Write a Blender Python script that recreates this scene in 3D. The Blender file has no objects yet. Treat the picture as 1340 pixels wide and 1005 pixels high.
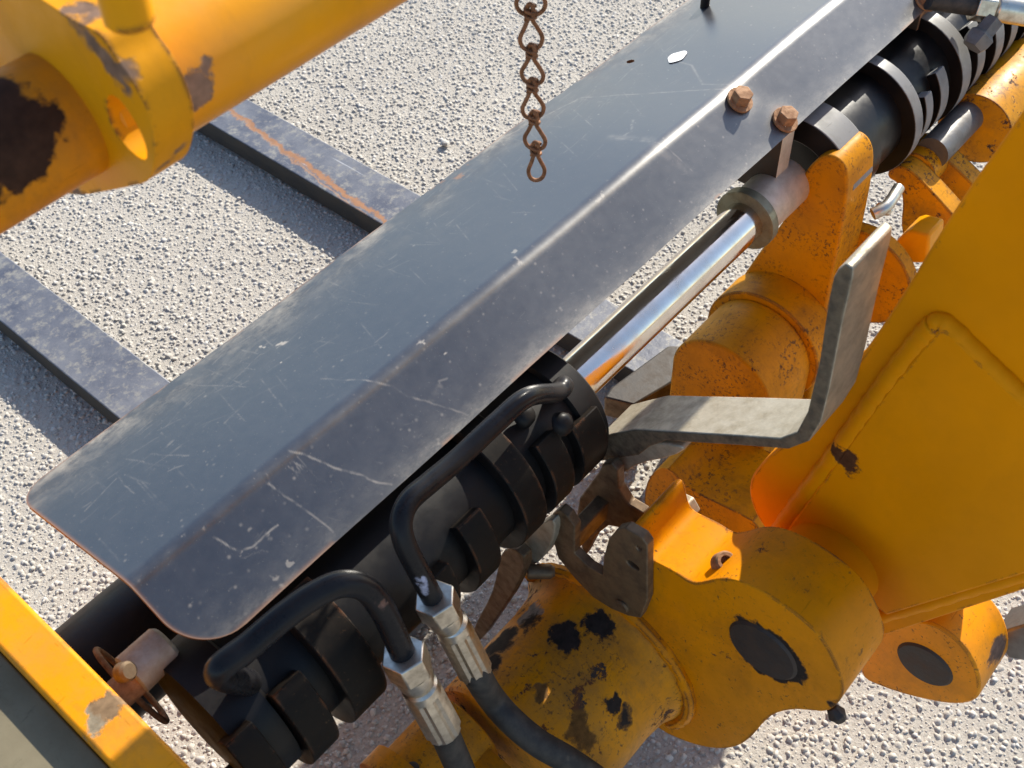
import bpy, bmesh, math, random
import numpy as np
from mathutils import Vector, Matrix
random.seed(7); RNG = np.random.default_rng(11)
SC = bpy.context.scene
COL = SC.collection
R = math.radians

# ------------------------------------------------------------------ camera
F_PX, W_PX, H_PX = 1468.3, 1340.0, 1005.0
CAM = np.array([0.0, 0.0, 1.6])
def cam_axes(yaw, pitch, roll):
    f = np.array([math.cos(pitch)*math.cos(yaw), math.cos(pitch)*math.sin(yaw), -math.sin(pitch)])
    r = np.cross(f, [0, 0, 1]); r /= np.linalg.norm(r); u = np.cross(r, f)
    c, s = math.cos(roll), math.sin(roll)
    return np.array([c*r+s*u, -s*r+c*u, -f])
AX = cam_axes(R(43.50), R(49.26), R(-3.50))
cd = bpy.data.cameras.new('camera'); cam = bpy.data.objects.new('camera', cd); COL.objects.link(cam)
cd.sensor_width = 36; cd.lens = 36*F_PX/W_PX; cd.clip_start = 0.02; cd.clip_end = 300
M = Matrix([list(AX[:, 0]), list(AX[:, 1]), list(AX[:, 2])]).to_4x4()
M.translation = Vector(CAM); cam.matrix_world = M
SC.camera = cam
cd.dof.use_dof = True; cd.dof.focus_distance = 1.5; cd.dof.aperture_fstop = 11

# ------------------------------------------------------------------ sky, sun, exposure
SUN_AZ, SUN_EL = R(10), R(32)          # azimuth measured from +X towards +Y
w = bpy.data.worlds.new('World'); SC.world = w; w.use_nodes = True
nt = w.node_tree; sky = nt.nodes.new('ShaderNodeTexSky'); sky.sky_type = 'NISHITA'
sky.sun_disc = False; sky.sun_elevation = SUN_EL; sky.sun_rotation = math.pi/2 - SUN_AZ
sky.dust_density = 0.8; sky.ozone_density = 1.3
nt.links.new(sky.outputs[0], nt.nodes['Background'].inputs[0]); nt.nodes['Background'].inputs[1].default_value = 0.128
sd = bpy.data.lights.new('sun', 'SUN'); sd.energy = 5.0; sd.angle = R(0.55); sd.color = (1, .94, .82)
so = bpy.data.objects.new('sun', sd); COL.objects.link(so)
sv = Vector((math.cos(SUN_EL)*math.cos(SUN_AZ), math.cos(SUN_EL)*math.sin(SUN_AZ), math.sin(SUN_EL)))
so.rotation_euler = sv.to_track_quat('Z', 'Y').to_euler(); so.location = (3, -1, 4)
SC.view_settings.view_transform = 'Standard'; SC.view_settings.look = 'None'
SC.view_settings.exposure = 0.9; SC.view_settings.gamma = 1

# ------------------------------------------------------------------ measuring helpers
def P(u, v, x=None, y=None, z=None, d=None):
    """point of the place seen at photograph position u, v on the plane x=, y= or z="""
    r = AX.T @ np.array([(u-W_PX/2)/F_PX, -(v-H_PX/2)/F_PX, -1.0])
    if x is not None: t = (x-CAM[0])/r[0]
    elif y is not None: t = (y-CAM[1])/r[1]
    elif z is not None: t = (z-CAM[2])/r[2]
    else: t = d
    return CAM + t*r
def PL(pts, **k): return [P(u, v, **k) for u, v in pts]

def HX(u, v, y0, z0, r):
    """nearest point on a round bar parallel to X seen at u, v"""
    d = AX.T @ np.array([(u-W_PX/2)/F_PX, -(v-H_PX/2)/F_PX, -1.0]); oy, oz = CAM[1]-y0, CAM[2]-z0
    a = d[1]**2+d[2]**2; b = oy*d[1]+oz*d[2]; c = oy*oy+oz*oz-r*r
    return CAM+d*((-b-math.sqrt(max(b*b-a*c, 0)))/a)

# ------------------------------------------------------------------ object helpers
WLOC = {}
def link(name, me, mat, parent=None, origin=None, smooth=35):
    co = np.empty(len(me.vertices)*3, np.float32); me.vertices.foreach_get('co', co); co = co.reshape(-1, 3)
    c = (co.min(0)+co.max(0))/2 if origin is None else np.array(origin, np.float32)
    me.vertices.foreach_set('co', (co-c).astype(np.float32).ravel()); me.update()
    if smooth:
        me.polygons.foreach_set('use_smooth', np.ones(len(me.polygons), bool)); me.set_sharp_from_angle(angle=R(smooth))
    o = bpy.data.objects.new(name, me); COL.objects.link(o)
    if isinstance(mat, (list, tuple)):
        for m in mat: me.materials.append(m)
    elif mat: me.materials.append(mat)
    if parent is not None:
        o.parent = parent; o.location = Vector(c)-Vector(WLOC[parent.name])
    else: o.location = Vector(c)
    WLOC[o.name] = np.array(c, float)
    return o
def empty(name, loc, label, cat, group=None):
    o = bpy.data.objects.new(name, None); COL.objects.link(o); o.location = Vector(loc); o.empty_display_size = .05
    WLOC[o.name] = np.array(loc, float); return tag(o, label, cat, group)
def tag(o, label=None, cat=None, group=None, kind=None):
    if label: o['label'] = label
    if cat: o['category'] = cat
    if group: o['group'] = group
    if kind: o['kind'] = kind
    return o
def mesh(verts, faces, name='m'):
    me = bpy.data.meshes.new(name); me.from_pydata([tuple(map(float, v)) for v in verts], [], faces)
    bm = bmesh.new(); bm.from_mesh(me); bmesh.ops.recalc_face_normals(bm, faces=bm.faces); bm.to_mesh(me); bm.free()
    return me
def bev(o, wd, seg=2, ang=35):
    m = o.modifiers.new('bevel', 'BEVEL'); m.width = wd; m.segments = seg; m.limit_method = 'ANGLE'; m.angle_limit = R(ang)
    m.harden_normals = False
    return o
def smooth_poly(pts, n=2, closed=True):
    """Chaikin rounding of an outline"""
    pts = [np.array(p, float) for p in pts]
    for _ in range(n):
        q = []
        rng = range(len(pts)) if closed else range(len(pts)-1)
        if not closed: q.append(pts[0])
        for i in rng:
            a, b = pts[i], pts[(i+1) % len(pts)]
            q += [.75*a+.25*b, .25*a+.75*b]
        if not closed: q.append(pts[-1])
        pts = q
    return pts
def prism(poly, vec):
    n = len(poly); poly = [np.array(p, float) for p in poly]; v = np.array(vec, float)
    vs = poly+[p+v for p in poly]
    fs = [list(range(n))[::-1], list(range(n, 2*n))]+[[i, (i+1) % n, n+(i+1) % n, n+i] for i in range(n)]
    return mesh(vs, fs)
def prism_holes(poly, vec, holes):
    """flat plate with through holes: outline and holes are lists of 3D points in one plane"""
    bm = bmesh.new(); loops = []
    edges = []
    for ring in [poly]+holes:
        vs = [bm.verts.new(tuple(map(float, p))) for p in ring]
        edges += [bm.edges.new((vs[i], vs[(i+1) % len(vs)])) for i in range(len(vs))]
    g = bmesh.ops.triangle_fill(bm, use_beauty=True, use_dissolve=False, edges=edges)
    faces = [f for f in g['geom'] if isinstance(f, bmesh.types.BMFace)]
    e = bmesh.ops.extrude_face_region(bm, geom=faces)
    bmesh.ops.translate(bm, verts=[v for v in e['geom'] if isinstance(v, bmesh.types.BMVert)], vec=Vector(vec))
    bmesh.ops.recalc_face_normals(bm, faces=bm.faces)
    me = bpy.data.meshes.new('plate'); bm.to_mesh(me); bm.free(); return me
def box(lo, hi):
    x0, y0, z0 = lo; x1, y1, z1 = hi
    return prism([(x0, y0, z0), (x0, y1, z0), (x0, y1, z1), (x0, y0, z1)], (x1-x0, 0, 0))
def lathe(prof, base, axis, n=40, caps=True, jitter=0):
    """prof: (distance along axis, radius) list"""
    ax = np.array(axis, float); ax /= np.linalg.norm(ax)
    t = np.array([0, 0, 1.]) if abs(ax[2]) < .9 else np.array([0, 1., 0]); e1 = np.cross(ax, t); e1 /= np.linalg.norm(e1); e2 = np.cross(ax, e1)
    vs, fs = [], []
    for h, r in prof:
        for i in range(n):
            a = 2*math.pi*i/n; rr = r*(1+jitter*(random.random()-.5)); vs.append(np.array(base)+ax*h+rr*(math.cos(a)*e1+math.sin(a)*e2))
    for k in range(len(prof)-1):
        for i in range(n): j = (i+1) % n; fs.append([k*n+i, k*n+j, (k+1)*n+j, (k+1)*n+i])
    if caps: fs.append(list(range(n))[::-1]); m0 = (len(prof)-1)*n; fs.append([m0+i for i in range(n)])
    return mesh(vs, fs)
def xcyl(x0, x1, y, z, r, n=48, ch=.002):
    return lathe([(0, r-ch), (ch, r), (x1-x0-ch, r), (x1-x0, r-ch)], (x0, y, z), (1, 0, 0), n)
def catmull(pts, n=8, closed=False):
    p = [np.array(q, float) for q in pts]; out = []
    N = len(p)
    for i in range(N if closed else N-1):
        g = (lambda k: p[k % N]) if closed else (lambda k: p[min(max(k, 0), N-1)])
        a, b, c, d = g(i-1), g(i), g(i+1), g(i+2)
        for s in range(n):
            t = s/n; out.append(.5*((2*b)+(c-a)*t+(2*a-5*b+4*c-d)*t*t+(-a+3*b-3*c+d)*t**3))
    if not closed: out.append(p[-1])
    return out
def sweep(path, rad, n=16, closed=False, jitter=0, section=None):
    path = [np.array(q, float) for q in path]; N = len(path)
    rad = rad if hasattr(rad, '__len__') else [rad]*N
    T = []
    for i in range(N):
        a = path[(i-1) % N] if closed else path[max(i-1, 0)]; b = path[(i+1) % N] if closed else path[min(i+1, N-1)]
        t = b-a; T.append(t/np.linalg.norm(t))
    u = np.cross(T[0], [0.31, .2, .93]); u /= np.linalg.norm(u)
    vs, fs = [], []
    for i in range(N):
        u = u-T[i]*np.dot(u, T[i]); u /= np.linalg.norm(u); v = np.cross(T[i], u)
        for k in range(n):
            a = 2*math.pi*k/n; rr = rad[i]*(1+jitter*(random.random()-.5))
            vs.append(path[i]+rr*(math.cos(a)*u+math.sin(a)*v))
    M_ = N if closed else N-1
    for i in range(M_):
        for k in range(n):
            k2 = (k+1) % n; j = (i+1) % N
            fs.append([i*n+k, i*n+k2, j*n+k2, j*n+k])
    if not closed: fs += [list(range(n))[::-1], [(N-1)*n+k for k in range(n)]]
    return mesh(vs, fs)
def band(x0, x1, y, z, r0, r1, a0, a1, n=28):
    """curved flat bar wrapped round an X axis from angle a0 to a1 (degrees, 0 = +Y, 90 = up)"""
    vs, fs = [], []
    for i in range(n+1):
        a = R(a0+(a1-a0)*i/n); c, s = math.cos(a), math.sin(a)
        for (x, r) in ((x0, r0), (x1, r0), (x1, r1), (x0, r1)): vs.append((x, y+r*c, z+r*s))
    for i in range(n):
        for k in range(4): k2 = (k+1) % 4; fs.append([i*4+k, i*4+k2, i*4+4+k2, i*4+4+k])
    fs += [[0, 1, 2, 3], [n*4+3, n*4+2, n*4+1, n*4]]
    return mesh(vs, fs)
def split_band(me, m_out, m_side):
    me.materials.append(m_out); me.materials.append(m_side)
    for p_ in me.polygons:
        if abs(p_.normal.x) > .7: p_.material_index = 1
    return me
def hexprism(base, axis, af, h, twist=0):
    ax = np.array(axis, float); ax /= np.linalg.norm(ax); t = np.array([0, 0, 1.]) if abs(ax[2]) < .9 else np.array([0, 1., 0])
    e1 = np.cross(ax, t); e1 /= np.linalg.norm(e1); e2 = np.cross(ax, e1); r = af/math.sqrt(3)
    pts = [np.array(base)+r*(math.cos(R(60*i+twist))*e1+math.sin(R(60*i+twist))*e2) for i in range(6)]
    return prism(pts, ax*h)

# ------------------------------------------------------------------ materials
def nodes(name):
    m = bpy.data.materials.new(name); m.use_nodes = True; n = m.node_tree.nodes; l = m.node_tree.links
    return m, n, l, n['Principled BSDF']
def pos(n): return n.new('ShaderNodeNewGeometry').outputs['Position']
def noise(n, l, scale, detail=5, rough=.6, vec=None, dist=0):
    t = n.new('ShaderNodeTexNoise'); t.inputs['Scale'].default_value = scale; t.inputs['Detail'].default_value = detail
    t.inputs['Roughness'].default_value = rough; t.inputs['Distortion'].default_value = dist
    l.new(vec if vec is not None else pos(n), t.inputs['Vector']); return t.outputs['Fac']
def ramp(n, l, fac, a, b, ca=(0, 0, 0, 1), cb=(1, 1, 1, 1)):
    r = n.new('ShaderNodeValToRGB'); r.color_ramp.elements[0].position = a; r.color_ramp.elements[1].position = b
    r.color_ramp.elements[0].color = ca; r.color_ramp.elements[1].color = cb; l.new(fac, r.inputs[0]); return r.outputs[0]
def mix(n, l, fac, a, b):
    m = n.new('ShaderNodeMix'); m.data_type = 'RGBA'
    for s, v in ((0, fac), (6, a), (7, b)):
        if hasattr(v, 'is_linked') or isinstance(v, bpy.types.NodeSocket): l.new(v, m.inputs[s])
        else: m.inputs[s].default_value = v if s == 0 else (tuple(v)+(1,) if len(v) == 3 else v)
    return m.outputs[2]
def mathn(n, l, op, a, b=0.0):
    m = n.new('ShaderNodeMath'); m.operation = op
    for i, v in enumerate((a, b)):
        if isinstance(v, bpy.types.NodeSocket): l.new(v, m.inputs[i])
        else: m.inputs[i].default_value = v
    return m.outputs[0]
def bump(n, l, bs, h, strength=.3, dist=.002):
    b = n.new('ShaderNodeBump'); b.inputs['Strength'].default_value = strength; b.inputs['Distance'].default_value = dist
    l.new(h, b.inputs['Height']); l.new(b.outputs[0], bs.inputs['Normal']); return b
def stretched(n, l, s):
    m = n.new('ShaderNodeMapping'); m.inputs['Scale'].default_value = s; l.new(pos(n), m.inputs[0]); return m.outputs[0]

def paint(name, base, chip=.66, chipscale=22, chipcol=(.05, .035, .028), speck=.70, dirt=.35, dirtcol=(.16, .10, .045), rough=.38, patches=(), rust=(.13, .05, .02), spec=.14, orange=.25, edge=.0, coat=0.0):
    """worn machine paint: large faded areas, dirt film, chips to primer or rust, fine specks; patches = (point, radius, colour)"""
    m, n, l, bs = nodes(name)
    big = noise(n, l, 5, 4, .6)
    c = mix(n, l, ramp(n, l, big, .3, .75), base, tuple(v*.82 for v in base))
    film = ramp(n, l, noise(n, l, 14, 8, .72), .42, .78)
    c = mix(n, l, mathn(n, l, 'MULTIPLY', film, dirt), c, dirtcol)
    gr = ramp(n, l, noise(n, l, 9, 10, .78, stretched(n, l, (1.6, 1, .6))), .50, .72)
    c = mix(n, l, mathn(n, l, 'MULTIPLY', gr, min(dirt*1.1, .6)), c, tuple(v*.5 for v in dirtcol))
    chipn = noise(n, l, chipscale, 12, .78)
    cm = ramp(n, l, chipn, chip, chip+.015)
    cc = mix(n, l, ramp(n, l, noise(n, l, 60, 4), .4, .6), chipcol, rust)
    if dirt > .25:
        hs = mathn(n, l, 'MAXIMUM', ramp(n, l, noise(n, l, 1, 3, .5, stretched(n, l, (40, 260, 300))), .68, .71), ramp(n, l, noise(n, l, 1, 3, .5, stretched(n, l, (330, 45, 120))), .69, .72))
        c = mix(n, l, mathn(n, l, 'MULTIPLY', hs, .45), c, tuple(v*.45 for v in base))
    sp = mathn(n, l, 'MULTIPLY', ramp(n, l, noise(n, l, 170, 5, .65), speck-.03, speck+.02), ramp(n, l, noise(n, l, 16, 4, .6), .42, .60))
    c = mix(n, l, mathn(n, l, 'MULTIPLY', sp, .8), c, (.07, .04, .02))
    c = mix(n, l, cm, c, cc)
    mask = cm
    if edge:
        bv = n.new('ShaderNodeBevel'); bv.samples = 4; bv.inputs['Radius'].default_value = .006
        ge = n.new('ShaderNodeNewGeometry'); vd = n.new('ShaderNodeVectorMath'); vd.operation = 'DOT_PRODUCT'; l.new(bv.outputs[0], vd.inputs[0]); l.new(ge.outputs['Normal'], vd.inputs[1])
        ev = mathn(n, l, 'MULTIPLY', mathn(n, l, 'SUBTRACT', 1.0, vd.outputs['Value']), 9.0)
        ev = mathn(n, l, 'ADD', mathn(n, l, 'MINIMUM', ev, .35+edge), mathn(n, l, 'MULTIPLY', mathn(n, l, 'SUBTRACT', noise(n, l, 26, 10, .72), .5), 2.2))
        em = ramp(n, l, ev, .50, .54)
        c = mix(n, l, em, c, cc); mask = mathn(n, l, 'MAXIMUM', mask, em)
    if patches:
        dn = n.new('ShaderNodeTexNoise'); dn.inputs['Scale'].default_value = 30; dn.inputs['Detail'].default_value = 10; dn.inputs['Roughness'].default_value = .64; l.new(pos(n), dn.inputs['Vector'])
        va = n.new('ShaderNodeVectorMath'); va.operation = 'MULTIPLY_ADD'; l.new(dn.outputs['Color'], va.inputs[0]); va.inputs[1].default_value = (.062,)*3
        va.inputs[2].default_value = (-.031,)*3
        vb = n.new('ShaderNodeVectorMath'); vb.operation = 'ADD'; l.new(va.outputs[0], vb.inputs[0]); l.new(pos(n), vb.inputs[1])
        for pt, rad, col in patches:
            dd = n.new('ShaderNodeVectorMath'); dd.operation = 'DISTANCE'; l.new(vb.outputs[0], dd.inputs[0]); dd.inputs[1].default_value = tuple(map(float, pt))
            k = ramp(n, l, dd.outputs['Value'], rad*.97, rad, (1, 1, 1, 1), (0, 0, 0, 1))
            pc = mix(n, l, ramp(n, l, noise(n, l, 90, 5), .35, .65), col, tuple(v*.55 for v in col))
            c = mix(n, l, k, c, pc); mask = mathn(n, l, 'MAXIMUM', mask, k)
    l.new(c, bs.inputs['Base Color'])
    rr = mathn(n, l, 'ADD', mathn(n, l, 'MULTIPLY', film, .3), rough); rr = mathn(n, l, 'MAXIMUM', rr, mathn(n, l, 'MULTIPLY', mask, .75))
    l.new(rr, bs.inputs['Roughness']); bs.inputs['Specular IOR Level'].default_value = spec
    if coat: bs.inputs['Coat Weight'].default_value = coat; bs.inputs['Coat Roughness'].default_value = .26
    h = mathn(n, l, 'SUBTRACT', mathn(n, l, 'MULTIPLY', noise(n, l, 120, 3), orange), mask)
    bump(n, l, bs, h, .45, .0012)
    return m
def metal(name, col, rough=.35, metallic=1.0, stain=(.1, .08, .05), st=.5, scale=40, bmp=.2, streak=None):
    m, n, l, bs = nodes(name)
    a = ramp(n, l, noise(n, l, scale, 7, .65), .4, .75)
    v = mathn(n, l, 'MULTIPLY', a, st)
    c = mix(n, l, v, col, stain)
    if streak:
        s = noise(n, l, 1, 4, .5, stretched(n, l, streak)); c = mix(n, l, ramp(n, l, s, .35, .7), c, tuple(x*.6 for x in col))
    l.new(c, bs.inputs['Base Color']); bs.inputs['Metallic'].default_value = metallic
    l.new(mathn(n, l, 'ADD', mathn(n, l, 'MULTIPLY', a, .25), rough), bs.inputs['Roughness'])
    bump(n, l, bs, noise(n, l, 150, 5), bmp, .0015)
    return m

YB = (.70, .265, .001)
DK = (.035, .026, .022); RU = (.10, .04, .018); GREY = (.22, .21, .21)
M_yel = paint('yellow paint', YB, chip=.70, speck=.69)
M_yel_clean = paint('yellow boom paint', (.75, .258, .0003), chip=.78, chipscale=16, speck=.77, dirt=.12, dirtcol=(.40, .16, .01), rough=.45, spec=.07, edge=.12, patches=[
    (P(1105, 600, x=.748), .018, RU), (P(1118, 612, x=.748), .009, RU)])
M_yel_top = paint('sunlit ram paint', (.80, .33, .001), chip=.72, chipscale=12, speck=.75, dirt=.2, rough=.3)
M_blk = paint('black paint', (.007, .0065, .007), chip=.74, chipcol=(.05, .035, .025), speck=.72, dirt=.5, dirtcol=(.020, .016, .013), rough=.40, rust=(.08, .04, .02), spec=.22)
M_blk2 = paint('clean black barrel paint', (.006, .0055, .006), chip=.76, chipcol=(.03, .02, .015), speck=.74, dirt=.25, dirtcol=(.02, .015, .012), rough=.3, rust=(.04, .02, .01), spec=.3)
M_blk_band = paint('dusty black paint on flat bar', (.008, .0065, .0055), chip=.70, chipcol=(.05, .036, .025), speck=.66, dirt=.8, dirtcol=(.026, .019, .013), rough=.5, spec=.12, edge=.15)
M_sheen_band = paint('flat bar with sun sheen in grey', (.24, .24, .235), chip=.72, chipcol=(.07, .065, .06), speck=.75, dirt=.6, dirtcol=(.17, .165, .15), rough=.4, rust=(.1, .06, .03))  # sun sheen on black bar put into a grey base colour
M_tube = paint('black hydraulic tube paint', (.012, .012, .014), chip=.70, chipscale=45, chipcol=(.09, .05, .035), speck=.75, dirt=.4, dirtcol=(.05, .042, .036), rough=.25, patches=[(P(556, 764, y=.458), .005, (.5, .5, .62)), (P(563, 775, y=.452), .004, (.5, .5, .62)), (P(505, 800, y=.455), .005, (.20, .11, .08))])
M_rub, n, l, bs = nodes('hose rubber'); bs.inputs['Roughness'].default_value = .68
l.new(mix(n, l, ramp(n, l, noise(n, l, 60, 6), .4, .7), (.014, .013, .012), (.05, .042, .034)), bs.inputs['Base Color']); bump(n, l, bs, noise(n, l, 300, 3), .3, .0006)
M_chrome = metal('chromed rod', (.74, .67, .60), .07, 1, (.42, .35, .28), .45, 30, .02)
M_zinc = metal('zinc plated fitting', (.62, .58, .50), .28, 1, (.22, .17, .11), .75, 55, .12)
M_bar = metal('galvanised bent bar', (.43, .385, .30), .5, .45, (.17, .14, .09), .8, 45, .35)
M_baredge = metal('sheared bar edge with painted shade', (.16, .13, .09), .5, .4, (.04, .032, .026), 1, 70, .6)
M_dark = metal('dark brown flat bar', (.03, .024, .02), .5, .2, (.06, .04, .025), .6, 40, .2)
M_collar = metal('zinc plated rod eye', (.60, .54, .45), .42, .3, (.25, .2, .13), .7, 30, .15)
M_olive = metal('olive plated ring', (.20, .20, .14), .45, .5, (.1, .08, .04), .6, 60, .2)
M_brown = metal('brown dirty steel', (.17, .115, .065), .5, .45, (.05, .03, .018), .9, 50, .3)
M_rust = metal('rusty steel', (.32, .17, .08), .75, .1, (.11, .045, .02), 1, 70, .6)
M_chain = metal('rusty chain wire', (.24, .11, .05), .6, .4, (.10, .045, .02), 1, 160, .5)
M_pin = metal('dirty grease pin', (.030, .024, .022), .55, .3, (.07, .04, .025), 1, 45, .4)
M_pingrey = metal('grey pin', (.42, .38, .32), .5, .35, (.2, .15, .1), .8, 40, .2)
M_rod2 = metal('grey worn shaft', (.16, .155, .15), .45, .5, (.08, .07, .06), .7, 40, .2)
M_silver = metal('bare silver spot', (.75, .75, .75), .5, .2, (.5, .5, .5), .3, 90, .1)

# fork steel: blue-grey worn paint with pale mud flecks; one tine has a long streak of rust
def fork_mat(name, streak=None):
    m, n, l, bs = nodes(name)
    c = mix(n, l, ramp(n, l, noise(n, l, 11, 7, .7), .35, .68), (.062, .069, .097), (.150, .154, .172))
    c = mix(n, l, ramp(n, l, noise(n, l, 55, 9, .75), .50, .66), c, (.25, .235, .205))
    c = mix(n, l, ramp(n, l, noise(n, l, 40, 8, .8, stretched(n, l, (1, .35, 1))), .66, .70), c, (.055, .06, .09))
    c = mix(n, l, ramp(n, l, noise(n, l, 24, 8, .75), .68, .73), c, (.26, .13, .06))
    c = mix(n, l, ramp(n, l, noise(n, l, 1, 6, .6, stretched(n, l, (70, 2.5, 70))), .68, .74), c, (.45, .45, .46))
    if streak:
        sp_ = n.new('ShaderNodeSeparateXYZ'); l.new(pos(n), sp_.inputs[0])
        for (x1_, y1_), (x2_, y2_), wd, col in streak:
            k_ = (x2_-x1_)/(y2_-y1_)
            e_ = mathn(n, l, 'SUBTRACT', sp_.outputs[0], mathn(n, l, 'ADD', mathn(n, l, 'MULTIPLY', sp_.outputs[1], k_), x1_-k_*y1_))
            e_ = mathn(n, l, 'ADD', e_, mathn(n, l, 'MULTIPLY', mathn(n, l, 'SUBTRACT', noise(n, l, 28, 6, .7), .5), .05))
            f_ = ramp(n, l, mathn(n, l, 'ABSOLUTE', e_), wd*.75, wd, (1, 1, 1, 1), (0, 0, 0, 1))
            c = mix(n, l, f_, c, mix(n, l, noise(n, l, 60, 4), col, tuple(v*.55 for v in col)))
    l.new(c, bs.inputs['Base Color']); bs.inputs['Roughness'].default_value = .48; bs.inputs['Metallic'].default_value = .15
    bump(n, l, bs, noise(n, l, 70, 8, .7), .5, .0015); return m
M_fork = fork_mat('worn blue grey fork steel')
q1, q2, q3, q4 = P(320, 158, z=.062), P(496, 285, z=.062), P(390, 215, z=.062), P(440, 254, z=.062)
M_fork2 = fork_mat('worn fork steel with rust streak', [(q1[:2], q2[:2], .008, (.36, .17, .075)), (q3[:2], q4[:2], .003, (.40, .22, .12))])
M_forkside = metal('grimy black fork edge with painted shade', (.022, .019, .017), .6, .1, (.06, .045, .03), .8, 30, .4)

# ground binder and stones
M_gnd, n, l, bs = nodes('pale gritty asphalt binder')
c = mix(n, l, ramp(n, l, noise(n, l, 3, 5), .35, .7), (.43, .395, .345), (.37, .34, .30))
c = mix(n, l, ramp(n, l, noise(n, l, 160, 5, .7), .50, .68), c, (.30, .27, .23))
l.new(c, bs.inputs['Base Color']); bs.inputs['Roughness'].default_value = .9; bs.inputs['Specular IOR Level'].default_value = .2
bump(n, l, bs, noise(n, l, 130, 8, .7), .9, .004)
M_stone, n, l, bs = nodes('stone chipping')
ri = n.new('ShaderNodeNewGeometry').outputs['Random Per Island']
r_ = n.new('ShaderNodeValToRGB'); e = r_.color_ramp.elements; e[0].position = 0; e[0].color = (.25, .235, .21, 1); e[1].position = 1; e[1].color = (.55, .515, .46, 1)
for p_, c_ in ((.16, (.41, .38, .335, 1)), (.6, (.45, .42, .37, 1)), (.9, (.42, .41, .40, 1))):
    q = e.new(p_); q.color = c_
l.new(ri, r_.inputs[0])
c = mix(n, l, ramp(n, l, noise(n, l, 220, 5), .4, .7), r_.outputs[0], (.37, .345, .31))
l.new(c, bs.inputs['Base Color']); bs.inputs['Roughness'].default_value = .8; bs.inputs['Specular IOR Level'].default_value = .3
bump(n, l, bs, noise(n, l, 400, 4), .4, .001)

# guard plate: glossy black paint, wear is stored per vertex (dust, scratches, bare rusty edge)
M_plate, n, l, bs = nodes('scuffed black guard paint')
at1 = n.new('ShaderNodeAttribute'); at1.attribute_name = 'dust'; at2 = n.new('ShaderNodeAttribute'); at2.attribute_name = 'scratch'; at3 = n.new('ShaderNodeAttribute'); at3.attribute_name = 'rust'
mott = ramp(n, l, noise(n, l, 60, 7, .7), .35, .75)
c = mix(n, l, mott, (.012, .013, .018), (.021, .022, .028))
fl = ramp(n, l, noise(n, l, 330, 3, .6), .66, .72)
c = mix(n, l, mathn(n, l, 'MULTIPLY', fl, .35), c, (.20, .18, .15))
c = mix(n, l, mathn(n, l, 'MULTIPLY', at1.outputs['Fac'], mathn(n, l, 'ADD', mathn(n, l, 'MULTIPLY', ramp(n, l, noise(n, l, 42, 9, .8, stretched(n, l, (.55, 1, 1))), .44, .62), 1.1), .12)), c, (.25, .225, .185))
c = mix(n, l, at2.outputs['Fac'], c, (.34, .30, .25))
c = mix(n, l, at3.outputs['Fac'], c, (.20, .085, .03))
l.new(c, bs.inputs['Base Color'])
rr = mathn(n, l, 'ADD', mathn(n, l, 'MULTIPLY', at1.outputs['Fac'], .35), mathn(n, l, 'ADD', mathn(n, l, 'MULTIPLY', mott, .035), .29))
rr = mathn(n, l, 'MAXIMUM', rr, mathn(n, l, 'MULTIPLY', at2.outputs['Fac'], .6)); rr = mathn(n, l, 'MAXIMUM', rr, mathn(n, l, 'MULTIPLY', at3.outputs['Fac'], .8))
l.new(rr, bs.inputs['Roughness']); bs.inputs['Specular IOR Level'].default_value = 1.0; bs.inputs['IOR'].default_value = 1.6
bump(n, l, bs, noise(n, l, 45, 5), .05, .002)
M_edge = metal('rusty plate edge', (.17, .105, .06), .6, .3, (.22, .085, .025), 1, 25, .3)

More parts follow.
